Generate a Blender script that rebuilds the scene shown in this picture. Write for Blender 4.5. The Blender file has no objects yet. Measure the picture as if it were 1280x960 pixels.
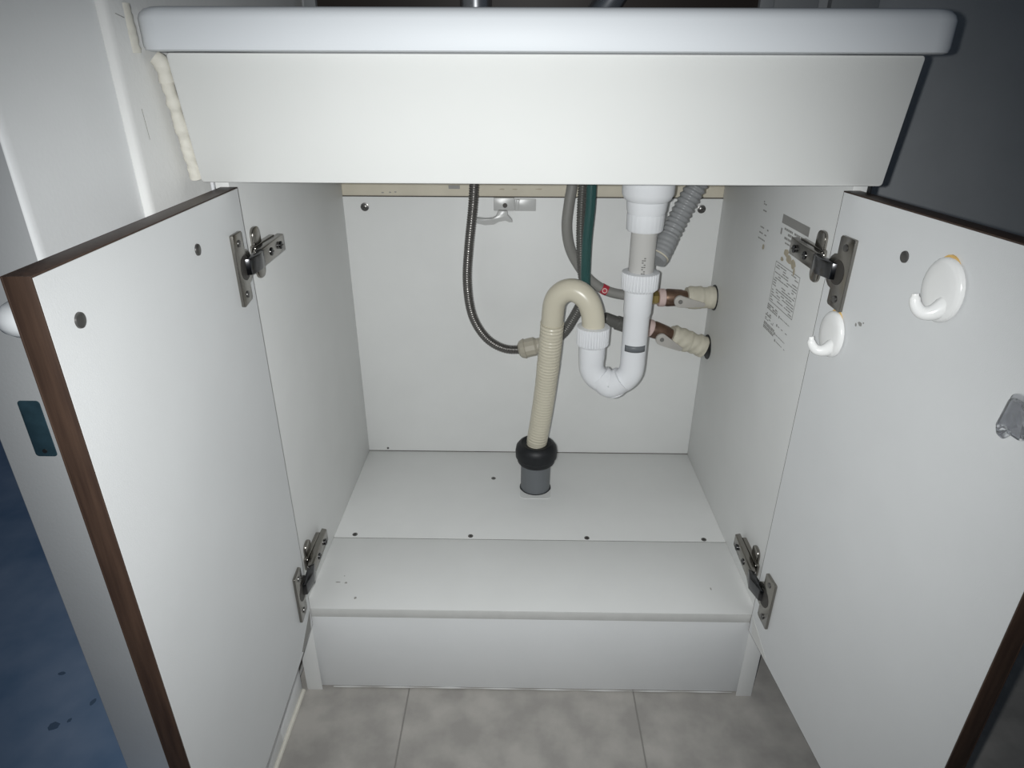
import bpy, bmesh, math, random
from mathutils import Vector, Matrix
random.seed(7)
SC = bpy.context.scene
COL = SC.collection
Z0 = 0.1446            # the cabinet's inner floor lies this far above the room floor

# ------------------------------------------------------------------ camera, world, flash, exposure
CAM = Vector((-0.0162, -0.6096, 0.6062 + Z0))
FW = Vector((-0.01163, 0.90327, -0.42891)).normalized()
UP = Vector((-0.00979, 0.42882, 0.90334))
RT = FW.cross(UP).normalized()
UP = RT.cross(FW).normalized()
cam_data = bpy.data.cameras.new('camera')
cam = bpy.data.objects.new('camera', cam_data)
COL.objects.link(cam)
cam.matrix_world = Matrix(((RT.x, UP.x, -FW.x, CAM.x), (RT.y, UP.y, -FW.y, CAM.y), (RT.z, UP.z, -FW.z, CAM.z), (0, 0, 0, 1)))
cam_data.sensor_width = 36.0
cam_data.lens = 806.19 / 1280 * 36.0
cam_data.clip_start = 0.01
SC.camera = cam

world = bpy.data.worlds.new('dim_daylight')
SC.world = world
world.use_nodes = True
bgn = world.node_tree.nodes['Background']
bgn.inputs[0].default_value = (0.62, 0.78, 1.0, 1)
bgn.inputs[1].default_value = 0.05

# the phone's flash, a centimetre and a half beside its lens
fl = bpy.data.lights.new('phone_flash', 'SPOT')
fl.energy = 20.0
fl.color = (0.965, 0.985, 0.98)
fl.shadow_soft_size = 0.003
fl.spot_size = math.radians(104.6)
fl.spot_blend = 1.0
flo = bpy.data.objects.new('phone_flash', fl)
COL.objects.link(flo)
flo.location = CAM - RT * 0.015 + UP * 0.002
aim = (FW + RT * 0.003 - UP * 0.060).normalized()
flo.rotation_euler = aim.to_track_quat('-Z', 'Y').to_euler()

SC.view_settings.view_transform = 'Standard'
SC.view_settings.look = 'None'
SC.view_settings.gamma = 1.0
SC.view_settings.use_curve_mapping = False
SC.view_settings.exposure = 0.0

# ------------------------------------------------------------------ materials
def mat(name, col, rough=0.5, metal=0.0, noise=0.0, nscale=40.0, bump=0.0, bscale=400.0, col2=None, stretch=None, trans=0.0, spec=0.5, coat=0.0, ior=1.45, contrast=(0.3, 0.7)):
    m = bpy.data.materials.new(name)
    m.use_nodes = True
    nt = m.node_tree
    b = nt.nodes['Principled BSDF']
    b.inputs['Base Color'].default_value = (*col, 1)
    b.inputs['Roughness'].default_value = rough
    b.inputs['Metallic'].default_value = metal
    b.inputs['Specular IOR Level'].default_value = spec
    b.inputs['IOR'].default_value = ior
    b.inputs['Coat Weight'].default_value = coat
    b.inputs['Transmission Weight'].default_value = trans
    tc = nt.nodes.new('ShaderNodeTexCoord')
    vec = tc.outputs['Object']
    if stretch:
        mp = nt.nodes.new('ShaderNodeMapping')
        mp.inputs['Scale'].default_value = stretch
        nt.links.new(vec, mp.inputs['Vector'])
        vec = mp.outputs['Vector']
    if noise > 0 or col2:
        n = nt.nodes.new('ShaderNodeTexNoise')
        n.inputs['Scale'].default_value = nscale
        n.inputs['Detail'].default_value = 6
        nt.links.new(vec, n.inputs['Vector'])
        r = nt.nodes.new('ShaderNodeValToRGB')
        r.color_ramp.elements[0].position, r.color_ramp.elements[1].position = contrast
        c2 = col2 or tuple(c * (1 - noise) for c in col)
        r.color_ramp.elements[0].color = (*c2, 1)
        r.color_ramp.elements[1].color = (*col, 1)
        nt.links.new(n.outputs['Fac'], r.inputs['Fac'])
        nt.links.new(r.outputs['Color'], b.inputs['Base Color'])
    if bump > 0:
        n2 = nt.nodes.new('ShaderNodeTexNoise')
        n2.inputs['Scale'].default_value = bscale
        n2.inputs['Detail'].default_value = 3
        nt.links.new(vec, n2.inputs['Vector'])
        bp = nt.nodes.new('ShaderNodeBump')
        bp.inputs['Strength'].default_value = bump
        bp.inputs['Distance'].default_value = 0.001
        nt.links.new(n2.outputs['Fac'], bp.inputs['Height'])
        nt.links.new(bp.outputs['Normal'], b.inputs['Normal'])
    return m

M = {}
M['melamine'] = mat('white_melamine', (0.74, 0.745, 0.735), 0.48, noise=0.03, nscale=18, bump=0.10, bscale=900)
M['melamine_cool'] = mat('white_melamine_door', (0.74, 0.75, 0.755), 0.38, noise=0.03, nscale=14, bump=0.10, bscale=900)
M['board_edge'] = mat('edge_tape', (0.60, 0.60, 0.585), 0.5, noise=0.06, nscale=60)
M['porcelain'] = mat('basin_resin', (0.72, 0.745, 0.775), 0.5, noise=0.02, nscale=8, spec=0.3)
M['apron'] = mat('apron_white', (0.655, 0.66, 0.645), 0.68, noise=0.025, nscale=10, bump=0.05, bscale=500, spec=0.1)
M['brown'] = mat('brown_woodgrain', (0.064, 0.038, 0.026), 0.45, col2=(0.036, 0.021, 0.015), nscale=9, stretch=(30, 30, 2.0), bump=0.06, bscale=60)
M['cream_rail'] = mat('cream_rail', (0.66, 0.61, 0.50), 0.55, noise=0.10, nscale=25)
M['chrome'] = mat('nickel_steel', (0.30, 0.285, 0.26), 0.22, 1.0)
M['dark_steel'] = mat('dark_nickel', (0.11, 0.11, 0.115), 0.2, 1.0)
M['screw'] = mat('screw_steel', (0.17, 0.165, 0.16), 0.3, 0.9)
M['screw_dark'] = mat('screw_recess', (0.06, 0.055, 0.05), 0.5, 0.3)
M['pvc_white'] = mat('white_plastic', (0.76, 0.77, 0.79), 0.32, noise=0.02, nscale=20)
M['pvc_grey'] = mat('pale_grey_pipe', (0.50, 0.49, 0.47), 0.30, noise=0.03, nscale=20)
M['cream_pipe'] = mat('cream_plastic', (0.60, 0.56, 0.45), 0.30, noise=0.04, nscale=20)
M['black_rubber'] = mat('black_rubber', (0.008, 0.009, 0.011), 0.5)
M['dark_pipe'] = mat('slate_grey_pipe', (0.14, 0.15, 0.16), 0.45, noise=0.06, nscale=25)
M['grey_hose'] = mat('grey_hose', (0.24, 0.235, 0.22), 0.45)
M['corr_grey'] = mat('corrugated_grey', (0.27, 0.275, 0.28), 0.30)
M['green_hose'] = mat('green_hose', (0.026, 0.085, 0.080), 0.32)
M['braid'] = mat('metal_braid', (0.22, 0.21, 0.20), 0.28, 0.85, noise=0.3, nscale=900)
M['ribbed_dark'] = mat('dark_ribbed_hose', (0.12, 0.118, 0.11), 0.38, 0.3)
M['brass'] = mat('dull_brass', (0.20, 0.125, 0.085), 0.42, 0.5, col2=(0.09, 0.055, 0.042), nscale=60)
M['brass_bright'] = mat('yellow_brass', (0.42, 0.32, 0.12), 0.35, 0.8)
M['wrap'] = mat('cream_foam_wrap', (0.62, 0.585, 0.48), 0.65, noise=0.12, nscale=45, bump=0.4, bscale=120)
M['lever'] = mat('grey_lever', (0.47, 0.45, 0.42), 0.45, noise=0.08, nscale=60)
M['beige_conn'] = mat('beige_connector', (0.42, 0.39, 0.32), 0.4)
M['red'] = mat('red_band', (0.42, 0.03, 0.05), 0.5)
M['pink'] = mat('pale_ring', (0.62, 0.48, 0.45), 0.5)
M['clip_grey'] = mat('translucent_grey_plastic', (0.50, 0.50, 0.49), 0.28)
M['print'] = mat('grey_print', (0.17, 0.165, 0.155), 0.6)
M['print_pale'] = mat('pale_grey_print', (0.30, 0.295, 0.28), 0.6)
M['sticker'] = mat('sticker_paper', (0.70, 0.70, 0.68), 0.4)
M['stain'] = mat('tan_stain', (0.50, 0.44, 0.33), 0.6, noise=0.25, nscale=160)
M['edge_shade'] = mat('edge_shade_brown', (0.085, 0.075, 0.062), 0.8, noise=0.2, nscale=200)  # chipboard-dark brown that paints shade into the panel joints
M['smudge'] = mat('scuff', (0.33, 0.32, 0.30), 0.7)
M['hook'] = mat('hook_white', (0.86, 0.86, 0.85), 0.22, coat=0.2)
M['adhesive'] = mat('yellowed_adhesive', (0.72, 0.47, 0.16), 0.6)
M['clear'] = mat('clear_plastic', (0.93, 0.94, 0.97), 0.06, trans=0.95)
M['wallpaper'] = mat('white_wall', (0.84, 0.84, 0.825), 0.7, noise=0.07, nscale=9, bump=0.25, bscale=260)
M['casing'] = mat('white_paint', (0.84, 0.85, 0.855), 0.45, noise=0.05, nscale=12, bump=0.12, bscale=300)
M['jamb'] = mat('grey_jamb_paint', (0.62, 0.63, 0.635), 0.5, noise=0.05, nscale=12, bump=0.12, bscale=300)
M['caulk'] = mat('cream_caulk', (0.74, 0.715, 0.64), 0.6, noise=0.08, nscale=90, bump=0.5, bscale=150)
M['grey_wall'] = mat('dark_grey_wall', (0.46, 0.475, 0.49), 0.75, noise=0.08, nscale=12, bump=0.2, bscale=400)
M['grey_panel'] = mat('mid_grey_panel', (0.30, 0.31, 0.32), 0.6, noise=0.05, nscale=12)
M['dark_brown'] = mat('dark_brown_backboard', (0.035, 0.026, 0.022), 0.5, noise=0.2, nscale=10)
M['tile'] = mat('grey_stone_tile', (0.44, 0.418, 0.390), 0.55, col2=(0.33, 0.314, 0.295), nscale=26, bump=0.12, bscale=200, contrast=(0.35, 0.66))
M['grout'] = mat('tile_joint', (0.25, 0.24, 0.225), 0.8)
M['blue_floor'] = mat('blue_sheet_floor', (0.40, 0.51, 0.70), 0.7, col2=(0.19, 0.31, 0.50), nscale=9, bump=0.3, bscale=25, contrast=(0.32, 0.7))
M['blue_speck'] = mat('dark_blue_fleck', (0.13, 0.20, 0.31), 0.8)
M['teal_plate'] = mat('steel_blue_reflection', (0.055, 0.115, 0.15), 0.4, 0.35, noise=0.35, nscale=70)  # steel; the blue it mirrors is put into the base colour
M['white_rubber'] = mat('white_knob', (0.72, 0.74, 0.76), 0.4)
M['faucet'] = mat('satin_chrome', (0.55, 0.56, 0.58), 0.25, 0.9)

# ------------------------------------------------------------------ mesh helpers
class MB:
    def __init__(s):
        s.v = []; s.f = []
    def add(s, verts, faces):
        o = len(s.v)
        s.v += [Vector(p) for p in verts]
        s.f += [tuple(i + o for i in f) for f in faces]
        return s
    def box(s, a, b):
        x0, y0, z0 = (min(a[i], b[i]) for i in range(3)); x1, y1, z1 = (max(a[i], b[i]) for i in range(3))
        return s.add([(x0,y0,z0),(x1,y0,z0),(x1,y1,z0),(x0,y1,z0),(x0,y0,z1),(x1,y0,z1),(x1,y1,z1),(x0,y1,z1)],
                     [(0,3,2,1),(4,5,6,7),(0,1,5,4),(1,2,6,5),(2,3,7,6),(3,0,4,7)])
    def prism(s, outline, to3, d0, d1):
        """2-D outline (u,v) pushed from depth d0 to d1; to3(u,v,d) places it"""
        n = len(outline)
        vs = [to3(u, v, d0) for u, v in outline] + [to3(u, v, d1) for u, v in outline]
        fs = [tuple(range(n))[::-1], tuple(range(n, 2*n))] + [(i, (i+1) % n, (i+1) % n + n, i + n) for i in range(n)]
        return s.add(vs, fs)
    def sweep(s, pts, rad, n=16, step=0.004, cap=True, smooth=True):
        P = [Vector(p) for p in pts]
        if smooth and len(P) > 2: P = catmull(P, step)
        elif smooth:
            k = max(1, int((P[1]-P[0]).length/step)); P = [P[0].lerp(P[1], i/k) for i in range(k+1)]
        L = [0.0]
        for i in range(1, len(P)): L.append(L[-1] + (P[i]-P[i-1]).length)
        T = [(P[min(i+1, len(P)-1)] - P[max(i-1, 0)]).normalized() for i in range(len(P))]
        ref = Vector((0, 0, 1)) if abs(T[0].z) < 0.9 else Vector((1, 0, 0))
        N = (ref - T[0]*ref.dot(T[0])).normalized()
        vs = []; fs = []
        for i in range(len(P)):
            N = (N - T[i]*N.dot(T[i])).normalized(); B = T[i].cross(N)
            for j in range(n):
                a = 2*math.pi*j/n
                r = rad(L[i], L[-1], a) if callable(rad) else rad
                vs.append(P[i] + N*(r*math.cos(a)) + B*(r*math.sin(a)))
        for i in range(len(P)-1):
            for j in range(n):
                k = (j+1) % n
                fs.append((i*n+j, i*n+k, (i+1)*n+k, (i+1)*n+j))
        if cap:
            fs.append(tuple(range(n))[::-1]); fs.append(tuple(range((len(P)-1)*n, len(P)*n)))
        return s.add(vs, fs)
    def lathe(s, p0, p1, prof, n=28, teeth=0, depth=0.0):
        """profile [(distance along axis, radius)] turned about the axis p0->p1"""
        p0, p1 = Vector(p0), Vector(p1); T = (p1-p0).normalized()
        ref = Vector((0, 0, 1)) if abs(T.z) < 0.9 else Vector((0, -1, 0))
        N = (ref - T*ref.dot(T)).normalized(); B = T.cross(N)
        if teeth: n = teeth*4
        vs = []; fs = []
        for d, r in prof:
            for j in range(n):
                a = 2*math.pi*j/n
                rr = r - (depth if teeth and j % 4 == 0 else 0)
                vs.append(p0 + T*d + N*(rr*math.cos(a)) + B*(rr*math.sin(a)))
        m = len(prof)
        for i in range(m-1):
            for j in range(n):
                k = (j+1) % n
                fs.append((i*n+j, i*n+k, (i+1)*n+k, (i+1)*n+j))
        fs.append(tuple(range(n))[::-1]); fs.append(tuple(range((m-1)*n, m*n)))
        return s.add(vs, fs)
    def build(s, name, material, parent=None, bevel=0.0, segs=2, angle=35, subsurf=0):
        me = bpy.data.meshes.new(name)
        off = wloc(parent) if parent else Vector()
        me.from_pydata([tuple(p - off) for p in s.v], [], s.f)
        bm = bmesh.new(); bm.from_mesh(me)
        bmesh.ops.recalc_face_normals(bm, faces=bm.faces)
        if bevel > 0:
            es = [e for e in bm.edges if len(e.link_faces) == 2 and e.calc_face_angle(0) > 0.6]
            bmesh.ops.bevel(bm, geom=es, offset=bevel, segments=segs, affect='EDGES', profile=0.5, clamp_overlap=True)
        bm.to_mesh(me); bm.free()
        me.polygons.foreach_set('use_smooth', [True]*len(me.polygons))
        me.set_sharp_from_angle(angle=math.radians(angle))
        me.materials.append(M[material])
        o = bpy.data.objects.new(name, me)
        COL.objects.link(o)
        if parent: o.parent = parent
        return o

def wloc(o):
    v = Vector(o.location)
    while o.parent: o = o.parent; v += o.location
    return v
def catmull(P, step):
    out = []
    for i in range(len(P)-1):
        p0 = P[i-1] if i else P[0]*2 - P[1]
        p1, p2 = P[i], P[i+1]
        p3 = P[i+2] if i+2 < len(P) else P[-1]*2 - P[-2]
        k = max(1, int(round((p2-p1).length/step)))
        for j in range(k):
            t = j/k
            out.append(0.5*((2*p1) + (p2-p0)*t + (2*p0-5*p1+4*p2-p3)*t*t + (3*p1-p0-3*p2+p3)*t**3))
    out.append(P[-1]); return out
def rrect(u0, u1, v0, v1, r, k=5):
    pts = []
    for cu, cv, a0 in ((u1-r, v1-r, 0), (u0+r, v1-r, 90), (u0+r, v0+r, 180), (u1-r, v0+r, 270)):
        for i in range(k+1):
            a = math.radians(a0 + 90*i/k); pts.append((cu + r*math.cos(a), cv + r*math.sin(a)))
    return pts
def box(name, a, b, m, parent=None, bevel=0.0006): return MB().box(a, b).build(name, m, parent, bevel=bevel)
def tag(o, label, cat, group=None, kind=None):
    o['label'] = label; o['category'] = cat
    if group: o['group'] = group
    if kind: o['kind'] = kind
    return o
def thing(name, label, cat, loc, group=None):
    o = bpy.data.objects.new(name, None); COL.objects.link(o)
    o.location = loc; o.empty_display_size = 0.02
    return tag(o, label, cat, group)

W = 0.285; TS = 0.015; D = 0.3827; FLOOR = -Z0
# ------------------------------------------------------------------ the setting
fl_ob = box('floor', (-0.3165, -1.6, FLOOR-0.06), (1.4, 0.42, FLOOR-0.0008), 'grout', bevel=0)
tag(fl_ob, 'grey stone-look tiled floor in front of the vanity', 'floor', kind='structure')
tile_me = None
G = 0.0016; S = 0.304
for i in range(-1, 5):
    for j in range(-4, 1):
        x0 = -0.162 + i*S; y0 = 0.11 + j*S
        xa, xb = max(x0 + G/2, -0.3155), min(x0 + S - G/2, 1.4); ya, yb = y0 + G/2, y0 + S - G/2
        if xb - xa < 0.02: continue
        t = MB().box((xa, ya, FLOOR-0.004), (xb, yb, FLOOR)).build('tile', 'tile', fl_ob, bevel=0.0005, segs=1)
bf = box('floor_adjoining', (-2.4, -1.6, FLOOR-0.06), (-0.3475, 1.6, FLOOR-0.001), 'blue_floor', bevel=0)
tag(bf, 'dim blue floor seen past the white wall end', 'floor', kind='structure')

wb = box('wall_back', (-0.40, 0.40, FLOOR), (1.4, 0.46, 2.2), 'grey_wall', bevel=0)
tag(wb, 'dark grey wall behind the vanity, bare to its right', 'wall', kind='structure')
def vprism(outline, z0, z1): return MB().prism(outline, lambda u, v, d: (u, v, d), z0, z1)
wl = vprism([(-0.347, 0.40), (-0.347, -0.0780), (-0.3235, -0.0790), (-0.3195, -0.0788), (-0.3175, -0.0770), (-0.3165, -0.0735), (-0.3165, 0.40)], FLOOR, 2.2).build('wall_left', 'wallpaper', angle=60)
tag(wl, 'white wall beside the left end of the basin', 'wall', kind='structure')
# painted door lining on the same wall, stepping back towards the camera
tr = vprism([(-0.347, -0.0792), (-0.347, -0.1650), (-0.3265, -0.2058), (-0.3250, -0.2052), (-0.3238, -0.2030), (-0.3235, -0.2000), (-0.3235, -0.0792)], FLOOR, 2.2).build('trim_1', 'casing', angle=60)
tag(tr, 'white painted door casing stepped back from the left wall', 'door casing', kind='structure')
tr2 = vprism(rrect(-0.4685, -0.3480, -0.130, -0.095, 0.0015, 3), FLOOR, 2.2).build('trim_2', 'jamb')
tag(tr2, 'white door jamb facing the camera, holding a steel strike plate', 'door jamb', kind='structure')
bbm = MB().prism([(-0.3165, FLOOR), (-0.3055, FLOOR), (-0.3055, FLOOR+0.046), (-0.309, FLOOR+0.052), (-0.3165, FLOOR+0.052)], lambda u, v, d: (u, d, v), -0.0794, -0.002)
bb = bbm.build('baseboard_left', 'casing', bevel=0.0008)
tag(bb, 'white baseboard strip at the foot of the left wall', 'baseboard', kind='structure')
MB().sweep([(-0.3040, -0.0795, FLOOR+0.002), (-0.3040, -0.04, FLOOR+0.002), (-0.3040, -0.004, FLOOR+0.002)], 0.003, n=8).build('caulk_line', 'caulk', bb)
bb2 = MB().prism([(-0.3234, FLOOR), (-0.3055, FLOOR), (-0.3055, FLOOR+0.046), (-0.309, FLOOR+0.052), (-0.3234, FLOOR+0.052)], lambda u, v, d: (u, d, v), -0.1950, -0.0795).build('baseboard_left_2', 'casing', bevel=0.0008)
tag(bb2, 'white baseboard strip at the foot of the door casing', 'baseboard', kind='structure')
MB().sweep([(-0.3040, -0.1950, FLOOR+0.002), (-0.3040, -0.12, FLOOR+0.002), (-0.3040, -0.0795, FLOOR+0.002)], 0.003, n=8).build('caulk_line', 'caulk', bb2)
# crumbling filler between wall and basin
random.seed(3)
def rough_bead(pts, r, amp, name, par, seed):
    rnd = random.Random(seed); tb = [rnd.uniform(-1, 1) for _ in range(400)]
    def nz(x):
        i = int(x) % 399; t = x - int(x); t = t*t*(3-2*t); return tb[i]*(1-t) + tb[i+1]*t
    f = lambda s, L, a: r*(1 + amp*nz(s/0.007) + 0.5*amp*nz(40 + s/0.0025 + a))
    return MB().sweep(pts, f, n=14, step=0.0015).build(name, 'caulk', par, angle=60)
rough_bead([(-0.3205, -0.0505, 0.656), (-0.3205, -0.0505, 0.640), (-0.3203, -0.0500, 0.6225)], 0.0062, 0.16, 'caulk_bead', wl, 5)
rough_bead([(-0.3110, -0.0350, 0.6200), (-0.3070, -0.0335, 0.615), (-0.3064, -0.0310, 0.602)], 0.0062, 0.10, 'caulk_bead', wl, 8)
rough_bead([(-0.3075, -0.0310, 0.606), (-0.3066, -0.0250, 0.575), (-0.3062, -0.0210, 0.555), (-0.3060, -0.0150, 0.524)], 0.0056, 0.16, 'caulk_bead', wl, 9)
# little marks and cracks on the plaster
for a, b in (((-0.3166, -0.0610, 0.583), (-0.3166, -0.0590, 0.560)), ((-0.3166, -0.0680, 0.648), (-0.3166, -0.0570, 0.646))):
    MB().sweep([a, b], 0.0004, n=6).build('crack', 'smudge', wl)

sp = MB().prism(rrect(-0.4405, -0.4215, 0.3038, 0.3585, 0.0030), lambda u, v, d: (u, d, v), -0.1290, -0.1308).build('strike_plate', 'teal_plate', bevel=0.0005)
tag(sp, 'steel strike plate, blue reflection painted on, set in the white door jamb', 'strike plate')
MB().lathe((-0.4310, -0.1306, 0.3095), (-0.4310, -0.1400, 0.3095), [(0, 0.0022), (0.0008, 0.0020)], n=12).build('screw', 'screw', sp)
# ------------------------------------------------------------------ vanity cabinet
cab = thing('vanity_cabinet', 'open white under-sink vanity cabinet with brown-edged doors', 'cabinet', (0, 0.19, FLOOR))
sideL = box('side_panel', (-W-TS, 0.0, FLOOR), (-W, 0.398, 0.520), 'melamine', cab)
sideR = box('side_panel', (W, 0.0, FLOOR), (W+TS, 0.398, 0.520), 'melamine', cab)
back = box('back_panel', (-W, D, -0.0145), (W, D+0.004, 0.4441), 'melamine', cab, bevel=0.0003)
rail = box('back_rail', (-W, D+0.0012, 0.4455), (W, D+0.0155, 0.520), 'cream_rail', cab, bevel=0.0004)
base = box('bottom_board', (-W, 0.0012, -0.013), (W, 0.1395, 0.0), 'melamine', cab)
box('edge_tape', (-W, 0.0, -0.0130), (W, 0.0012, -0.0002), 'board_edge', base, bevel=0.0003)
insp = box('inspection_panel', (-W, 0.1407, -0.013), (W, D-0.0003, -0.0004), 'melamine', cab)
box('edge_shade', (-W, 0.1400, -0.012), (W, 0.1407, -0.0006), 'edge_shade', insp, bevel=0)  # dark strip painting the shaded gap between the two floor boards
box('edge_shade', (-W, D-0.0002, -0.0004), (W, D+0.0002, 0.0009), 'edge_shade', back, bevel=0)  # painted shade line along the foot of the back panel
box('edge_shade', (-W, D+0.0004, 0.4442), (W, D+0.0030, 0.4456), 'edge_shade', rail, bevel=0)  # painted shade line where the rail meets the back panel
kick = box('toe_kick', (-W, 0.0035, FLOOR+0.0035), (W, 0.0155, -0.0132), 'melamine_cool', cab)
MB().sweep([(-W+0.02, 0.003, FLOOR+0.002), (-0.1, 0.0028, FLOOR+0.0028), (0.06, 0.003, FLOOR+0.0018), (0.2, 0.003, FLOOR+0.002), (W-0.01, 0.003, FLOOR+0.0022)], lambda s, L, a: 0.0008*(1+0.6*math.sin(s*90)), n=8).build('caulk_line', 'board_edge', kick)
# end strips of the toe kick on the room floor
box('foot_strip', (-W-TS+0.0005, -0.0006, FLOOR), (-W+0.006, -0.0001, -0.030), 'melamine', sideL, bevel=0.0001)
box('foot_strip', (W-0.006, -0.0006, FLOOR), (W+TS-0.0005, -0.0001, -0.030), 'melamine', sideR, bevel=0.0001)
MB().box((-0.3003, 0.004, FLOOR+0.010), (-0.2999, 0.009, FLOOR+0.028)).build('slot', 'screw_dark', sideL)

def screw(p, nrm, r, par, washer=False):
    p = Vector(p); n = Vector(nrm).normalized()
    m = MB()
    if washer: m.lathe(p, p+n, [(0, r*1.0), (0.0008, r*1.0), (0.0012, r*0.8)], n=20)
    m.lathe(p, p+n, [(0, r*0.72 if washer else r), (0.0022 if washer else 0.0006, r*0.68 if washer else r*0.95), (0.003 if washer else 0.0009, r*0.45 if washer else r*0.6)], n=16)
    o = m.build('screw', 'screw', par)
    t = n.orthogonal().normalized(); b = n.cross(t); q = MB(); h = 0.0031 if washer else 0.00095
    for u, v in ((t, b), (b, t)):
        c = p + n*h; l = r*0.34; w = r*0.09
        q.add([c-u*l-v*w, c+u*l-v*w, c+u*l+v*w, c-u*l+v*w, c-u*l-v*w+n*0.0002, c+u*l-v*w+n*0.0002, c+u*l+v*w+n*0.0002, c-u*l+v*w+n*0.0002],
              [(0,3,2,1),(4,5,6,7),(0,1,5,4),(1,2,6,5),(2,3,7,6),(3,0,4,7)])
    if par.parent is None or par.parent.parent is None: q.build('screw_cross', 'screw_dark', o if par.parent is None else par)
    return o
for x in (-0.2527, 0.2547): screw((x, D, 0.429), (0, -1, 0), 0.0062, back, True)
screw((-0.2509, D, 0.0056), (0, -1, 0), 0.002, back)
for x, y in ((-0.0582, 0.3026), (-0.2555, 0.1436+0.008), (-0.0857, 0.1433+0.008), (0.0843, 0.1412+0.009), (0.2545, 0.1409+0.009)):
    screw((x, y-0.004, -0.0004), (0, 0, 1), 0.0038, insp)
# pale pad filling the slot in front of the drain pipe
MB().prism(rrect(-0.0135, 0.0355, 0.2420, 0.2700, 0.008), lambda u, v, d: (u, v, d), -0.0005, 0.0006).build('slot_filler', 'apron', insp)
# scuffs
def blot(name, c, ru, rv, to3, par, seed, m='smudge'):
    rnd = random.Random(seed)
    o = [(c[0] + ru*rnd.uniform(0.6, 1)*math.cos(a), c[1] + rv*rnd.uniform(0.6, 1)*math.sin(a)) for a in [i*math.pi/5 for i in range(10)]]
    return MB().prism(o, to3, 0.0, 0.00012).build(name, m, par)
for k, (x, y, a, b) in enumerate(((-0.255, 0.048, 0.0040, 0.0012), (-0.244, 0.047, 0.0025, 0.002), (-0.225, 0.020, 0.0018, 0.0028), (-0.249, 0.060, 0.001, 0.001), (0.238, 0.045, 0.001, 0.003))):
    blot('scuff', (x, y), a, b, lambda u, v, d: (u, v, d), base, 20+k)
for k, (x, y, a, b) in enumerate(((-0.6078, -0.0604, 0.009, 0.007), (-0.5930, -0.0520, 0.003, 0.004), (-0.5789, -0.0247, 0.004, 0.006), (-0.6500, 0.0200, 0.006, 0.004))):
    blot('speck', (x, y), a, b, lambda u, v, d: (u, v, FLOOR-0.001+d), bf, 90+k, 'blue_speck')
for k, (x, z) in enumerate(((-0.213, 0.4505), (-0.224, 0.4500), (-0.205, 0.4510), (-0.045, 0.4560), (0.01, 0.4565), (-0.026, 0.4560))):
    blot('scuff', (x, z), 0.0025 if k < 3 else 0.006, 0.0012, lambda u, v, d: (u, D+0.0012-d, v), rail, 40+k, 'stain' if k > 2 else 'smudge')
box('rail_label', (-0.125, D+0.0006, 0.4560), (-0.108, D+0.0012, 0.4612), 'print_pale', rail, bevel=0)

# printed stickers on the right side panel
def onR(u, v, d): return (W-d, u, v)     # u = depth into the cabinet
def sheet(name, y0, y1, z0, z1, m, par, d=0.00015, h=0.00012):
    return MB().box((W-d-h, y0, z0), (W-d, y1, z1)).build(name, m, par)
rnd = random.Random(11)
pr = MB()
def line(y1, y0, z, h, dens=0.75, wmin=0.002, wmax=0.007):
    y = y1
    while y > y0:
        w = min(rnd.uniform(wmin, wmax), y - y0)
        if rnd.random() < dens: pr.box((W-0.00035, y-w, z-h/2), (W-0.00025, y, z+h/2))
        y -= w + rnd.uniform(0.0005, 0.0015)
pb = MB().box((W-0.0003, 0.071, 0.4565), (W-0.0002, 0.147, 0.4665)); pb.build('header_bar', 'print_pale', sideR)
pr.box((W-0.00042, 0.106, 0.459), (W-0.00032, 0.111, 0.464))
for z, a, b, h in ((0.4520, 0.136, 0.082, 0.0024), (0.4475, 0.132, 0.080, 0.0026), (0.4425, 0.132, 0.074, 0.0026), (0.4375, 0.128, 0.090, 0.0016)): line(a, b, z, h, 0.85)
pr.box((W-0.00035, 0.142, 0.444), (W-0.00025, 0.146, 0.451))
# framed table
for z in (0.4125, 0.365): pr.box((W-0.00035, 0.071, z-0.0004), (W-0.00025, 0.143, z+0.0004))
for y in (0.071, 0.143): pr.box((W-0.00035, y-0.0004, 0.365), (W-0.00025, y+0.0004, 0.4125))
z = 0.4095
while z > 0.367:
    line(0.141, 0.073, z, 0.0011, 0.62, 0.002, 0.012); z -= 0.0030
for z in (0.3600, 0.3575, 0.3550): line(0.145, 0.112, z, 0.0016, 0.95)
for z in (0.3490, 0.3465): line(0.146, 0.128, z, 0.0018, 0.95)
for z in (0.3430, 0.3410): line(0.146, 0.118, z, 0.0010, 0.7)
for z in (0.3365, 0.3345, 0.3320, 0.3300): line(0.147, 0.112, z, 0.0015, 0.95)
for z, a in ((0.3560, 0.104), (0.3450, 0.106), (0.3340, 0.108), (0.3270, 0.104)):
    pr.box((W-0.00035, a, z-0.0015), (W-0.00025, a+0.003, z+0.0015)); line(a-0.002, a-0.030, z, 0.0009, 0.9)
# loose lines of the small sticker further in
for z, a, b in ((0.4690, 0.214, 0.196), (0.4665, 0.213, 0.197), (0.4590, 0.212, 0.200), (0.4390, 0.212, 0.182), (0.4320, 0.213, 0.184), (0.4250, 0.214, 0.190)): line(a, b, z, 0.0016, 0.75)
pr.build('sticker_print', 'print_pale', sideR)['kind'] = 'stuff'
for k, (y, z_, a, b) in enumerate(((0.119, 0.428, 0.009, 0.005), (0.108, 0.423, 0.010, 0.006), (0.095, 0.421, 0.008, 0.006), (0.127, 0.419, 0.005, 0.003), (0.089, 0.414, 0.003, 0.005), (0.190, 0.4180, 0.004, 0.004))):
    blot('stain', (y, z_), a, b, lambda u, v, d: onR(u, v, d+0.0003+0.0001*k), sideR, 60+k, 'stain')

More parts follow.
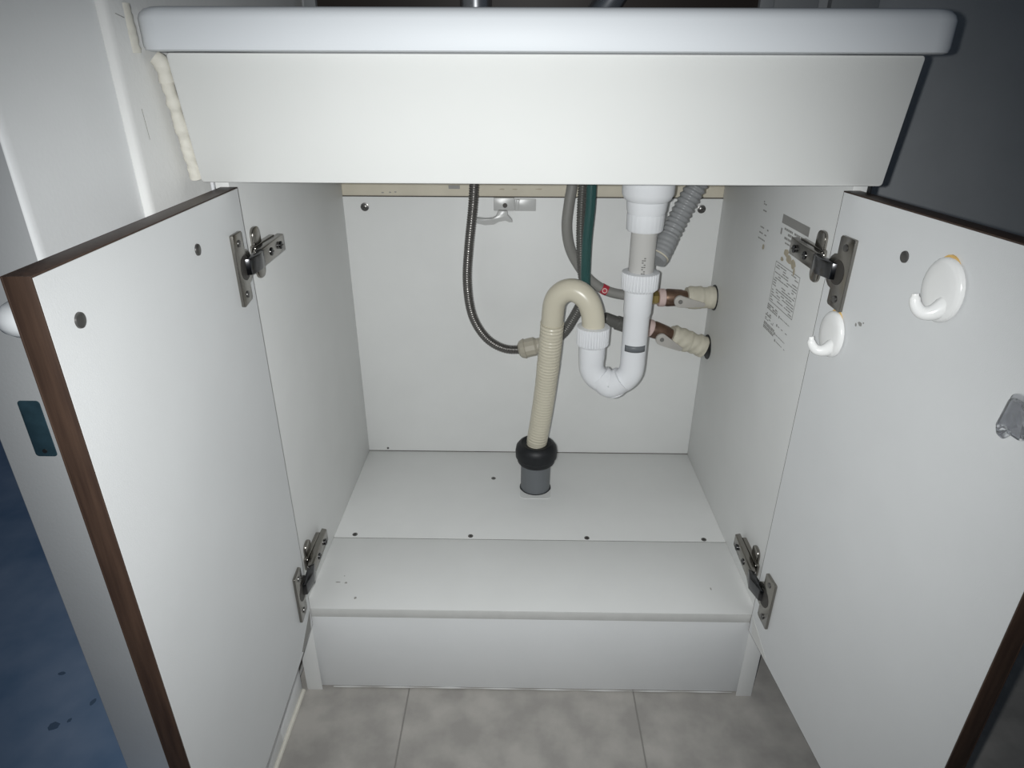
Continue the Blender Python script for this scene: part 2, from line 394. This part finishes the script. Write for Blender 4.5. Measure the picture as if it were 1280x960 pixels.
# ---- doors
TH = {-1: 1.525, 1: 1.6591}; XH = {-1: -0.277, 1: 0.2767}; YH = -0.0006; DW = 0.2956; DT = 0.0155; ZB = -0.0254; ZT = 0.5147
def dpt(s):
    t = TH[s]
    d = Vector((-s*math.cos(t), -math.sin(t), 0)); n = Vector((-s*math.sin(t), math.cos(t), 0)); h = Vector((XH[s], YH, 0))
    return lambda a, z, b: h + d*a + n*b + Vector((0, 0, z))    # a along the door, b off its inner face
doors = {}
for s in (-1, 1):
    f = dpt(s)
    dr = MB().prism([(0.001, ZB+0.001), (DW-0.0012, ZB+0.001), (DW-0.0012, ZT-0.0012), (0.001, ZT-0.0012)], f, -DT+0.0012, 0.0).build('door', 'melamine_cool', cab)
    doors[s] = dr
    MB().prism([(0.0, ZB), (DW, ZB), (DW, ZT), (0.0, ZT)], f, -DT, -DT+0.0012).build('door_front', 'brown', dr, bevel=0.0003)
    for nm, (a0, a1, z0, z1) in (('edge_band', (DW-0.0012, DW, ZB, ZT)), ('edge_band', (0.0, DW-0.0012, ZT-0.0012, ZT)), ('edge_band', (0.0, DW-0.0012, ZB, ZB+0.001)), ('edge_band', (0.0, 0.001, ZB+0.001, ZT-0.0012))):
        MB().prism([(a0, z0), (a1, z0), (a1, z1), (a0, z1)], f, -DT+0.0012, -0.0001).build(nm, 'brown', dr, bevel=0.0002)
    # handle screws seen on the inner face
    for a, z in (((0.1061, 0.4823), (0.2687, 0.4817)) if s < 0 else ((0.1039, 0.4802), (0.2687, 0.4817))):
        p = f(a, z, 0); n = (f(a, z, 1)-p).normalized()
        MB().lathe(p, p+n, [(0, 0.0048), (0.0010, 0.0046), (0.0016, 0.0030)], n=20).build('screw', 'screw', dr)
    # handles on the outside
    MB().sweep([f(0.1061, 0.4823, -DT), f(0.1061, 0.4823, -DT-0.018), f(0.120, 0.4822, -DT-0.0235), f(0.1874, 0.4820, -DT-0.0250), f(0.255, 0.4818, -DT-0.0235), f(0.2687, 0.4817, -DT-0.018), f(0.2687, 0.4817, -DT)], 0.0095, n=14, step=0.003).build('handle', 'white_rubber', dr, angle=60)
    # bit of grey tape at the foot of the hinge side
    MB().prism([(0.010, -0.0225), (0.046, -0.0235), (0.050, -0.0190), (0.004, 0.002)], f, 0.0, 0.00025).build('tape', 'print_pale' if s < 0 else 'sticker', dr)
fR = dpt(1)
for k, (a, z, ra, rz) in enumerate(((0.0697, 0.4116, 0.0035, 0.0022), (0.064, 0.4090, 0.0016, 0.0020), (0.074, 0.4140, 0.0012, 0.0010))):
    blot('scuff', (a, z), ra, rz, lambda u, v, d: fR(u, v, d+0.00002), doors[1], 80+k, 'print_pale')

# ---- concealed hinges
def hinge(s, z0):
    f = dpt(s)
    side = lambda y, z, b: Vector((s*(W-b), y, z0+z))          # b off the side panel
    # mounting plate with its upright wings
    hg = MB().prism(rrect(0.026, 0.046, -0.026, 0.026, 0.008), side, 0.0, 0.0034)
    hg.prism(rrect(0.022, 0.078, -0.0095, 0.0095, 0.003), side, 0.0, 0.0055)
    h = hg.build('hinge', 'chrome', cab, bevel=0.0008)
    # arm, a folded channel tilted off the plate
    am = MB().prism([(0.010, 0.0085), (0.016, 0.0150), (0.084, 0.0125), (0.086, 0.0050), (0.070, 0.0050), (0.030, 0.0060)], lambda u, v, d: side(u, d, v), -0.0088, 0.0088)
    am.build('hinge_arm', 'chrome', h, bevel=0.0010)
    for y in (0.040, 0.068):
        p = side(y, 0, 0.0135); n = Vector((-s, 0, 0))
        MB().lathe(p, p+n, [(0, 0.0042), (0.0016, 0.0042), (0.0022, 0.0030)], n=16).build('hinge_screw', 'dark_steel', h)
        q = p + n*0.0023
        MB().box(q + Vector((-0.0002, -0.0030, -0.0005)), q + Vector((0.0002, 0.0030, 0.0005))).build('screw_slot', 'screw_dark', h)
    # links between arm and cup
    c = f(0.0225, z0, 0.0)
    pts = [(c.x, c.y), (c.x - s*0.0075, c.y + 0.003), (-0 + s*(W-0.0190), 0.000), (s*(W-0.0155), 0.018), (s*(W-0.0075), 0.018), (s*(W-0.0095), 0.004), (c.x - s*0.001, c.y + 0.0125)]
    MB().prism(pts, lambda u, v, d: (u, v, d), z0-0.0078, z0+0.0078).build('hinge_link', 'dark_steel', h, bevel=0.0010)
    # cup plate on the door with its round hump
    o = [(0.0400, 0.0325), (0.0385, 0.0335), (0.0185, 0.0335), (0.0165, 0.0315), (0.0165, 0.0170)]
    for i in range(9):
        a = math.radians(90 + 180*i/8); o.append((0.0170 + 0.0135*math.cos(a), 0.0165*math.sin(a)))
    o += [(0.0165, -0.0170), (0.0165, -0.0295), (0.0185, -0.0315), (0.0380, -0.0335), (0.0400, -0.0325)]
    cp = MB().prism(o, lambda u, v, d: f(u, z0+v, d), 0.0, 0.0030).build('cup_plate', 'chrome', h, bevel=0.0008)
    p = f(0.0225, z0, 0.0031); n = (f(0, 0, 1)-f(0, 0, 0))
    MB().lathe(p, p+n, [(0, 0.0115), (0.0002, 0.0115)], n=24).build('cup_recess', 'screw_dark', h)
    for dz in (-0.024, 0.024):
        p = f(0.0280, z0+dz, 0.003)
        MB().lathe(p, p+n, [(0, 0.0034), (0.0008, 0.0032), (0.0012, 0.0015)], n=14).build('hinge_screw', 'screw', h)
for s in (-1, 1):
    for z0 in (0.4450, 0.0505): hinge(s, z0)

# ------------------------------------------------------------------ washbasin
ZR0, ZR1 = 0.6238, 0.6545
wbn = thing('washbasin', 'white moulded washbasin with thick rounded rim on the vanity', 'washbasin', (0, 0.17, 0.521))
def loop(x0, x1, y0, y1, r, z, k=6): return [Vector((u, v, z)) for u, v in rrect(x0, x1, y0, y1, r, k)]
rings = []
def ring(x0, x1, y0, y1, r, z): rings.append(loop(x0, x1, y0, y1, r, z))
XL, XR, YF, YB = -0.3160, 0.3165, -0.055, 0.396
# from under the bowl, outward, up over the rim, into the bowl
ring(-0.120, 0.190, 0.110, 0.270, 0.05, 0.519)
ring(-0.215, 0.225, 0.045, 0.293, 0.06, 0.545)
ring(-0.245, 0.250, 0.005, 0.298, 0.06, 0.612)
ring(-0.262, 0.264, -0.015, 0.300, 0.05, ZR0+0.001)
ring(XL+0.004, XR-0.004, YF+0.004, YB, 0.018, ZR0)
ring(XL+0.001, XR-0.001, YF+0.001, YB, 0.020, ZR0+0.001)
ring(XL, XR, YF, YB, 0.021, ZR0+0.004)
ring(XL, XR, YF, YB, 0.021, ZR1-0.008)
ring(XL+0.0012, XR-0.0012, YF+0.0012, YB, 0.021, ZR1-0.0045)
ring(XL+0.004, XR-0.004, YF+0.004, YB, 0.020, ZR1-0.0015)
ring(XL+0.008, XR-0.008, YF+0.008, YB, 0.018, ZR1)
ring(-0.270, 0.272, -0.022, 0.300, 0.055, ZR1)
ring(-0.258, 0.260, -0.010, 0.290, 0.055, ZR1-0.008)
ring(-0.238, 0.242, 0.012, 0.288, 0.060, 0.612)
ring(-0.205, 0.215, 0.052, 0.284, 0.055, 0.552)
ring(-0.110, 0.180, 0.115, 0.265, 0.045, 0.527)
m = MB(); vs = [p for r in rings for p in r]; n = len(rings[0]); fs = []
for i in range(len(rings)-1):
    for j in range(n): fs.append((i*n+j, i*n+(j+1) % n, (i+1)*n+(j+1) % n, (i+1)*n+j))
fs.append(tuple(range(n))[::-1]); fs.append(tuple(range((len(rings)-1)*n, len(rings)*n)))
m.add(vs, fs); m.build('basin_bowl', 'porcelain', wbn, angle=50)
# leaning front apron
YA0, YA1, ZA0, ZA1 = -0.0200, -0.0390, 0.5213, 0.6232
def apr(u, v, d):
    t = (v-ZA0)/(ZA1-ZA0); return (u, YA0 + (YA1-YA0)*t + d, v)
MB().prism(rrect(-0.2998, 0.2998, ZA0, ZA1, 0.003), apr, 0.0, 0.012).build('front_apron', 'apron', wbn, bevel=0.0012)
box('apron_peg', (-0.297, -0.010, 0.512), (-0.2945, -0.006, 0.5225), 'pvc_white', wbn, bevel=0.0003)
box('apron_peg', (0.2945, -0.010, 0.512), (0.297, -0.006, 0.5225), 'black_rubber', wbn, bevel=0.0003)
MB().lathe((0.1375, 0.2, 0.524), (0.1375, 0.2, 0.530), [(0, 0.022), (0.004, 0.022), (0.0045, 0.018)], n=28).build('drain_ring', 'faucet', wbn)

# things standing on the basin's rear deck
fc = thing('faucet', 'chrome faucet on the basin deck, mostly hidden by the rim', 'faucet', (-0.077, 0.345, ZR1))
MB().lathe((-0.077, 0.345, ZR1), (-0.077, 0.345, ZR1+0.1), [(0, 0.026), (0.006, 0.026), (0.008, 0.0205), (0.09, 0.0200), (0.098, 0.014)], n=28).build('spout_post', 'faucet', fc)
MB().sweep([(-0.077, 0.345, ZR1+0.09), (-0.076, 0.33, ZR1+0.12), (-0.070, 0.27, ZR1+0.135), (-0.066, 0.21, ZR1+0.120)], lambda s, L, a: 0.014, n=18).build('spout', 'faucet', fc)
MB().lathe((0.078, 0.345, ZR1), (0.078, 0.345, ZR1+0.1), [(0, 0.026), (0.006, 0.026), (0.010, 0.012), (0.020, 0.012)], n=24).build('mixer_base', 'faucet', fc)
MB().sweep([(0.076, 0.345, ZR1+0.016), (0.092, 0.345, ZR1+0.038), (0.118, 0.342, ZR1+0.07)], lambda s, L, a: 0.020 - 0.006*s/L, n=18).build('mixer_lever', 'faucet', fc)
mc = thing('mirror_cabinet', 'dark brown back board of the upper mirror cabinet above the basin', 'mirror cabinet', (0, 0.385, ZR1))
box('back_board', (-0.2885, 0.372, ZR1), (0.2915, 0.396, 1.45), 'dark_brown', mc)
box('side_strip', (-0.3040, 0.365, ZR1), (-0.2890, 0.397, 1.45), 'grey_panel', mc)
box('side_strip', (0.2920, 0.365, ZR1), (0.3100, 0.397, 1.45), 'grey_panel', mc)
t3 = box('trim_3', (0.3108, 0.386, 0.60), (0.3760, 0.3995, 1.5), 'grey_panel'); tag(t3, 'mid grey wall strip just right of the mirror cabinet', 'wall trim', kind='structure')
t4 = box('trim_4', (0.3930, 0.386, 0.60), (0.4560, 0.3995, 1.5), 'grey_panel'); tag(t4, 'mid grey wall strip second right of the mirror cabinet', 'wall trim', kind='structure')

# ------------------------------------------------------------------ drain trap
AX, AY = 0.1375, 0.200
tp = thing('drain_trap', 'white S-trap with grey tailpiece and cream arched outlet hose', 'drain trap', (AX, AY, 0.224))
def vl(name, m, prof, x=AX, y=AY, teeth=0, depth=0.0, par=tp):
    z0 = prof[0][0]
    return MB().lathe((x, y, z0), (x, y, z0-1), [(z0-z, r) for z, r in prof], teeth=teeth, depth=depth).build(name, m, par, angle=40)
vl('drain_cup', 'pvc_white', [(0.5185, 0.030), (0.512, 0.0325), (0.480, 0.0315), (0.474, 0.0285), (0.471, 0.0250), (0.4600, 0.0240), (0.4560, 0.0225)])
vl('lock_nut', 'pvc_white', [(0.4570, 0.0215), (0.4560, 0.0232), (0.4370, 0.0228), (0.4350, 0.0212)], teeth=24, depth=0.0003)
tailp = vl('tailpiece', 'pvc_grey', [(0.4360, 0.0162), (0.3700, 0.0160)])
vl('slip_nut', 'pvc_white', [(0.3835, 0.0205), (0.3825, 0.0240), (0.3620, 0.0238), (0.3585, 0.0205)], teeth=34, depth=0.0010)
vl('trap_inlet', 'pvc_white', [(0.3600, 0.0185), (0.3280, 0.0182), (0.3250, 0.0170), (0.2500, 0.0166)])
r_u = 0.0278
lx, ly = AX - 2*r_u + 0.0005, 0.210
ub = [(AX, AY, 0.262), (AX, AY, 0.252)]
for i in range(1, 12):
    a = math.pi*i/12
    k = (1-math.cos(a))/2
    ub.append((AX - (AX-lx)*k, AY + (ly-AY)*k, 0.250 - 0.0270*math.sin(a)))
ub += [(lx, ly, 0.252), (lx, ly, 0.282)]
MB().sweep(ub, lambda s, L, a: 0.0166 + 0.0008*s/L, n=24, step=0.003).build('u_bend', 'pvc_white', tp, angle=50)
MB().sweep([(AX-0.012, AY-0.0005, 0.232), (AX-r_u, AY+0.004, 0.2195), (lx+0.012, ly-0.002, 0.2325)], 0.0180, n=24).build('bend_seam', 'pvc_white', tp, angle=50)
MB().lathe((AX-r_u+0.003, AY+0.004, 0.224), (AX-r_u+0.012, AY+0.004, 0.203), [(0, 0.0135), (0.0175, 0.0135), (0.019, 0.012)], n=24).build('clean_out_cap', 'pvc_white', tp)
vl('slip_nut', 'pvc_white', [(0.3050, 0.0175), (0.3040, 0.0222), (0.2800, 0.0220), (0.2765, 0.0190)], x=lx, y=ly, teeth=34, depth=0.0010)
MB().lathe((lx, ly, 0.280), (lx, ly, 0.240), [(0, 0.0182), (0.020, 0.0182), (0.024, 0.0176), (0.03, 0.0172)], n=24).build('trap_outlet', 'pvc_white', tp)
cr = [(lx, ly, 0.2850), (lx, ly, 0.3060), (0.0800, 0.211, 0.3230), (0.0735, 0.2125, 0.3390), (0.0625, 0.216, 0.3490), (0.0500, 0.220, 0.3515), (0.0380, 0.225, 0.3450), (0.0305, 0.230, 0.3310), (0.0285, 0.235, 0.3080), (0.0283, 0.238, 0.2920)]
MB().sweep(cr, 0.0154, n=24, step=0.004).build('outlet_arch', 'cream_pipe', tp, angle=60)
co = [(0.0284, 0.2365, 0.2990), (0.0278, 0.240, 0.2790), (0.0259, 0.249, 0.2371), (0.0222, 0.262, 0.1796), (0.0180, 0.270, 0.1343), (0.0128, 0.275, 0.0900), (0.0118, 0.275, 0.0760)]
MB().sweep(co, lambda s, L, a: 0.0160 + (0.00080 if s < 0.085 else 0.00048)*math.cos(2*math.pi*s/0.0052), n=24, step=0.0013).build('corrugated_outlet', 'cream_pipe', tp, angle=80)
# printed marks
pm = MB()
for i in range(9):
    z = 0.4030 - i*0.0028
    for a0 in (0.0, 0.16):
        a = -math.pi/2 - 0.10 + a0; r = 0.01625; w = 0.07
        c = lambda aa, rr, zz: (AX + rr*math.cos(aa), AY + rr*math.sin(aa), zz)
        if (i*7 + int(a0*100)) % 3: pm.add([c(a-w, r, z), c(a+w, r, z), c(a+w, r, z+0.0014), c(a-w, r, z+0.0014), c(a-w, r+0.0001, z), c(a+w, r+0.0001, z), c(a+w, r+0.0001, z+0.0014), c(a-w, r+0.0001, z+0.0014)], [(0,3,2,1),(4,5,6,7),(0,1,5,4),(1,2,6,5),(2,3,7,6),(3,0,4,7)])
pm.build('pipe_print', 'print', tailp)['kind'] = 'stuff'
bd = MB(); k = 12
for i in range(k+1):
    a = -math.pi/2 - 0.95 + 1.8*i/k
    for z in (0.2860, 0.2770): bd.v.append(Vector((AX + 0.0171*math.cos(a), AY + 0.0171*math.sin(a), z)))
bd.f = [(2*i, 2*i+1, 2*i+3, 2*i+2) for i in range(k)]
bo = bd.build('name_band', 'dark_pipe', tp)
sm = bo.modifiers.new('thick', 'SOLIDIFY'); sm.thickness = 0.0002

fp = thing('floor_drain_pipe', 'slate grey floor drain pipe topped by a black rubber coupling', 'drain pipe', (0.0112, 0.275, 0.0))
MB().lathe((0.0112, 0.275, -0.012), (0.0112, 0.275, 0.06), [(0, 0.0238), (0.070, 0.0238)], n=32).build('pipe', 'dark_pipe', fp)
MB().lathe((0.0112, 0.275, -0.0004), (0.0112, 0.275, 0.06), [(0, 0.0255), (0.0015, 0.0252)], n=32).build('cut_edge', 'black_rubber', fp)
MB().lathe((0.0116, 0.275, 0.048), (0.0116, 0.275, 0.100), [(0, 0.0250), (0.0015, 0.0285), (0.004, 0.0300), (0.010, 0.0305), (0.012, 0.0328), (0.022, 0.0332), (0.029, 0.0320), (0.0345, 0.0280), (0.0365, 0.0240), (0.034, 0.0170)], n=36).build('coupling', 'black_rubber', fp)

# ------------------------------------------------------------------ hoses
def hose(name, pts, rad, m, label, n=14, step=0.004, loc=None, angle=60):
    t = thing(name, label, 'hose', loc or pts[-1])
    MB().sweep(pts, rad, n=n, step=step).build('hose_tube', m, t, angle=angle)
    return t
oh = hose('overflow_hose', [(0.2300, 0.263, 0.5350), (0.2170, 0.260, 0.4977), (0.2105, 0.257, 0.4823), (0.1995, 0.253, 0.4617), (0.1865, 0.247, 0.4360), (0.1750, 0.238, 0.4149), (0.1672, 0.230, 0.4010), (0.1600, 0.223, 0.3915)],
          lambda s, L, a: (0.0128 + 0.0011*math.cos(2*math.pi*s/0.0068)) if s < L-0.036 else 0.0136 + 0.0003*math.cos(2*math.pi*s/0.0068), 'corr_grey', 'grey corrugated overflow hose slanting behind the tailpiece', n=20, step=0.0012)
MB().sweep([(0.1640, 0.2265, 0.3970), (0.1632, 0.2258, 0.3959)], 0.0145, n=20).build('hose_lip', 'cream_pipe', oh)
sh = hose('shower_hose', [(-0.0800, 0.335, 0.530), (-0.0827, 0.335, 0.4757), (-0.0858, 0.335, 0.4370), (-0.0930, 0.335, 0.3791), (-0.0966, 0.335, 0.3305), (-0.0928, 0.335, 0.2863), (-0.0823, 0.335, 0.2564), (-0.0639, 0.335, 0.2325), (-0.0387, 0.335, 0.2192), (-0.0096, 0.335, 0.2181)],
          lambda s, L, a: 0.0068 + 0.0006*math.cos(2*math.pi*s/0.0034 + a), 'braid', 'silver metal-braided shower hose hanging in a long curve', n=14, step=0.00085, angle=80)
MB().lathe((-0.018, 0.335, 0.2175), (0.0167, 0.335, 0.2265), [(0, 0.0095), (0.003, 0.0135), (0.010, 0.0165), (0.011, 0.0150), (0.026, 0.0150), (0.030, 0.0120), (0.036, 0.0120)], n=12).build('connector', 'beige_conn', sh, angle=25)
gh = hose('spray_hose', [(0.0810, 0.310, 0.530), (0.0804, 0.310, 0.4801), (0.0803, 0.310, 0.4425), (0.0782, 0.310, 0.3978), (0.0784, 0.310, 0.3512), (0.0802, 0.312, 0.3204)],
          0.0072, 'green_hose', 'dark green hose running down behind the cream outlet arch', n=16)
MB().sweep([(0.0815, 0.3030, 0.520), (0.0810, 0.3030, 0.4425), (0.0790, 0.3030, 0.3978), (0.0792, 0.3030, 0.3512)], 0.0012, n=8).build('rib_line', 'green_hose', gh)
MB().sweep([(0.0167, 0.335, 0.2265), (0.0366, 0.335, 0.2335), (0.0532, 0.330, 0.2516), (0.0654, 0.325, 0.2757), (0.0748, 0.320, 0.2991), (0.0800, 0.314, 0.3250)], lambda s, L, a: 0.0075 + 0.0007*math.cos(2*math.pi*s/0.0036), n=14, step=0.0009).build('ribbed_section', 'ribbed_dark', gh, angle=80)
dh = hose('cold_supply_hose', [(0.0690, 0.330, 0.530), (0.0697, 0.328, 0.4780), (0.0694, 0.328, 0.4398), (0.0705, 0.328, 0.3943), (0.0755, 0.328, 0.3409), (0.0904, 0.331, 0.2960), (0.1132, 0.337, 0.2713), (0.1393, 0.342, 0.2605), (0.1700, 0.345, 0.2560)],
          lambda s, L, a: 0.0062 + 0.0006*math.cos(2*math.pi*s/0.0036), 'ribbed_dark', 'thin dark ribbed supply hose leading to the lower valve', n=14, step=0.0009, angle=80)
MB().lathe((0.1130, 0.337, 0.2715), (0.1393, 0.342, 0.2605), [(0, 0.0085), (0.002, 0.0098), (0.022, 0.0098), (0.024, 0.0115), (0.040, 0.0115), (0.041, 0.009)], n=14).build('ferrule', 'ribbed_dark', dh, angle=30)
wh = hose('hot_supply_hose', [(0.0590, 0.340, 0.530), (0.0571, 0.344, 0.4765), (0.0529, 0.344, 0.4435), (0.0508, 0.345, 0.4094), (0.0568, 0.348, 0.3778), (0.0711, 0.351, 0.3503), (0.0916, 0.352, 0.3258), (0.1171, 0.352, 0.3101), (0.1490, 0.352, 0.3031), (0.1900, 0.353, 0.2999)],
          0.0078, 'grey_hose', 'smooth grey supply hose with a red band at the upper valve', n=16)
MB().sweep([(0.1080, 0.3520, 0.3148), (0.1125, 0.3520, 0.3123), (0.1171, 0.352, 0.3101)], 0.0081, n=16).build('red_band', 'red', wh)
p = Vector((0.1125, 0.3438, 0.3128))
MB().lathe(p, p + Vector((0, -1, 0.15)), [(0, 0.0040), (0.0002, 0.0040)], n=16).build('hot_mark', 'pink', wh)
MB().lathe(p + Vector((0, -0.0002, 0)), p + Vector((0, -1, 0.15)), [(0, 0.0027), (0.0003, 0.0027)], n=16).build('hot_mark', 'red', wh)

# ------------------------------------------------------------------ stop valves
def valve(name, label, p0, p1, lever_t, lever_drop, wrinkle):
    """p0 = hose end, p1 = end in the side panel"""
    p0, p1 = Vector(p0), Vector(p1); L = (p1-p0).length; T = (p1-p0)/L
    t = thing(name, label, 'valve', p1, 'angled stop valves')
    MB().lathe(p0, p1, [(0, 0.0085), (0.001, 0.0110), (0.012, 0.0110), (0.013, 0.0095), (0.016, 0.0095)], n=6).build('hex_nut', 'brass_bright', t, angle=25)
    MB().lathe(p0 + T*0.014, p1, [(0, 0.0130), (0.001, 0.0138), (0.009, 0.0138), (0.010, 0.0130)], n=24).build('collar', 'pink', t)
    MB().lathe(p0 + T*0.024, p1, [(0, 0.0125), (0.004, 0.0138), (0.016, 0.0132), (0.026, 0.0125), (0.032, 0.0105), (0.040, 0.0100)], n=24).build('valve_body', 'brass', t)
    f = lambda s, l, a: 0.0162 + (0.0014 if 0.004 < s < l*0.55 else 0.0) + wrinkle*math.sin(s*420 + 3*a) + (0.0012 if s > l*0.80 else 0)
    MB().sweep([p0 + T*0.058, p1 - T*0.001], f, n=22, step=0.0015).build('foam_wrap', 'wrap', t, angle=60)
    fr = Vector((0, -1, 0)); fr = (fr - T*fr.dot(T)).normalized(); up = T.cross(fr) if T.cross(fr).z > 0 else -T.cross(fr)
    c = p0 + T*lever_t + fr*0.0135 - up*lever_drop
    o = []
    for i in range(9):
        a = math.radians(90 + 180*i/8); o.append((0.0095*math.cos(a), 0.0095*math.sin(a)))
    o += [(0.010, -0.0090), (0.036, -0.0065), (0.040, -0.003), (0.038, 0.0005), (0.014, 0.0060)]
    lv = MB().prism(o, lambda u, v, d: c + T*u + up*(v - 0.06*u) + fr*d, 0.0, 0.0055).build('lever', 'lever', t, bevel=0.0012)
    MB().lathe(c + fr*0.0054, c + fr*0.02, [(0, 0.0034), (0.0012, 0.0032)], n=14).build('lever_screw', 'print', lv)
    w = Vector((W, p1.y, p1.z))
    MB().lathe(w + Vector((-0.0012, 0, 0)), w, [(0, 0.0195), (0.0011, 0.0200)], n=24).build('wall_hole', 'black_rubber', t)
    return t
valve('hot_stop_valve', 'upper brass stop valve with cream wrap and grey lever', (0.1830, 0.352, 0.2999), (0.2845, 0.357, 0.2991), 0.044, 0.001, 0.0003)
valve('cold_stop_valve', 'lower tilted brass stop valve with crinkled cream wrap', (0.1680, 0.345, 0.2590), (0.2790, 0.356, 0.2172), 0.040, 0.006, 0.0008)

# ------------------------------------------------------------------ hose clip on the back panel
cl = thing('hose_clip', 'grey plastic hose clip screwed to the top of the back panel', 'hose clip', (-0.026, D, 0.425))
bk = lambda u, v, d: (u, D-d, v)
MB().prism(rrect(-0.0575, -0.0265, 0.4255, 0.4445, 0.0012), bk, 0.0, 0.006).build('clip_base', 'clip_grey', cl, bevel=0.0006)
MB().prism(rrect(-0.0262, 0.0058, 0.4250, 0.4425, 0.0012), bk, 0.0, 0.0035).build('clip_tab', 'clip_grey', cl, bevel=0.0006)
MB().prism([(-0.0250, 0.4255), (-0.0235, 0.4420), (-0.0185, 0.4420), (-0.0215, 0.4255)], bk, 0.003, 0.0060).build('clip_rib', 'clip_grey', cl, bevel=0.0005)
MB().lathe((-0.0405, D-0.0058, 0.4335), (-0.0405, D-0.1, 0.4335), [(0, 0.0036), (0.0012, 0.0034)], n=16).build('screw', 'screw_dark', cl)
arm = [(-0.0500, 0.4275), (-0.0540, 0.4190), (-0.0590, 0.4160), (-0.0700, 0.4150), (-0.0835, 0.4165), (-0.0835, 0.4085), (-0.0700, 0.4060), (-0.0575, 0.4070), (-0.0500, 0.4110), (-0.0400, 0.4130), (-0.0340, 0.4105), (-0.0290, 0.4105), (-0.0300, 0.4140), (-0.0360, 0.4205), (-0.0370, 0.4270)]
MB().prism(arm, bk, 0.004, 0.016).build('clip_arm', 'clip_grey', cl, bevel=0.0008)

# ------------------------------------------------------------------ hooks on the right door
def hook(label, a0, z0, w, h, tilt):
    f = dpt(1)
    ct, stl = math.cos(tilt), math.sin(tilt)
    g = lambda u, v, d: f(a0 + u*ct - v*stl, z0 + u*stl + v*ct, d)
    t = thing('adhesive_hook', label, 'hook', g(0, -h/2, 0), 'adhesive hooks on the right door')
    def oval(sx, sz, k=28): return [(sx*math.cos(2*math.pi*i/k), sz*math.sin(2*math.pi*i/k)) for i in range(k)]
    MB().prism([(u, v+0.0042) for u, v in oval(w*0.34, h*0.45)], g, 0.0, 0.0012).build('adhesive_pad', 'adhesive', t)
    # domed base
    m = MB(); k = 28; rs = [(1.0, 0.0012), (1.0, 0.0030), (0.94, 0.0045), (0.80, 0.0056), (0.5, 0.0062), (0.15, 0.0064)]
    vs = [g(sx*w/2*math.cos(2*math.pi*i/k), sx*h/2*math.sin(2*math.pi*i/k), d) for sx, d in rs for i in range(k)]
    fs = [(r*k+i, r*k+(i+1) % k, (r+1)*k+(i+1) % k, (r+1)*k+i) for r in range(len(rs)-1) for i in range(k)]
    fs += [tuple(range(k))[::-1], tuple(range((len(rs)-1)*k, len(rs)*k))]
    m.add(vs, fs); m.build('base_disc', 'hook', t, angle=50)
    # curled prong leaving the lower half of the disc
    pts = [g(0.006, -h*0.20, 0.001), g(0.003, -h*0.33, 0.008), g(0.000, -h*0.34, 0.0145), g(-0.002, -h*0.22, 0.0190), g(-0.003, -h*0.06, 0.0200)]
    MB().sweep(pts, lambda s, L, a: (0.0078 - 0.0046*(s/L)**0.7) * (1 if s < L-0.003 else 0.75), n=16, step=0.0015).build('prong', 'hook', t, angle=60)
    return t
hook('white plastic adhesive hook, the larger, right of the screw', 0.1555, 0.4690, 0.0410, 0.0470, 0.10)
hook('white plastic adhesive hook just below the upper hinge', 0.0350, 0.3890, 0.0380, 0.0440, 0.10)
ch = thing('clear_hook', 'small clear plastic hook at the right picture edge', 'hook', dpt(1)(0.2480, 0.404, 0))
MB().prism(rrect(0.2390, 0.2640, 0.4040, 0.4290, 0.005), dpt(1), 0.0, 0.003).build('base_plate', 'clear', ch, bevel=0.001)
MB().prism([(0.2410, 0.4050), (0.2620, 0.4050), (0.2580, 0.4270), (0.2440, 0.4270)], dpt(1), 0.003, 0.009).build('hook_body', 'clear', ch, bevel=0.0018)
MB().sweep([dpt(1)(0.2515, 0.4080, 0.008), dpt(1)(0.2515, 0.4050, 0.011), dpt(1)(0.2515, 0.4100, 0.0135)], 0.0030, n=12, step=0.002).build('prong', 'clear', ch)

# ------------------------------------------------------------------ everything above is measured from the cabinet floor: lift it onto the room floor
for o in list(COL.objects):
    if o.parent is None and o.type not in ('CAMERA', 'LIGHT'):
        o.location.z += Z0
bpy.context.view_layer.update()
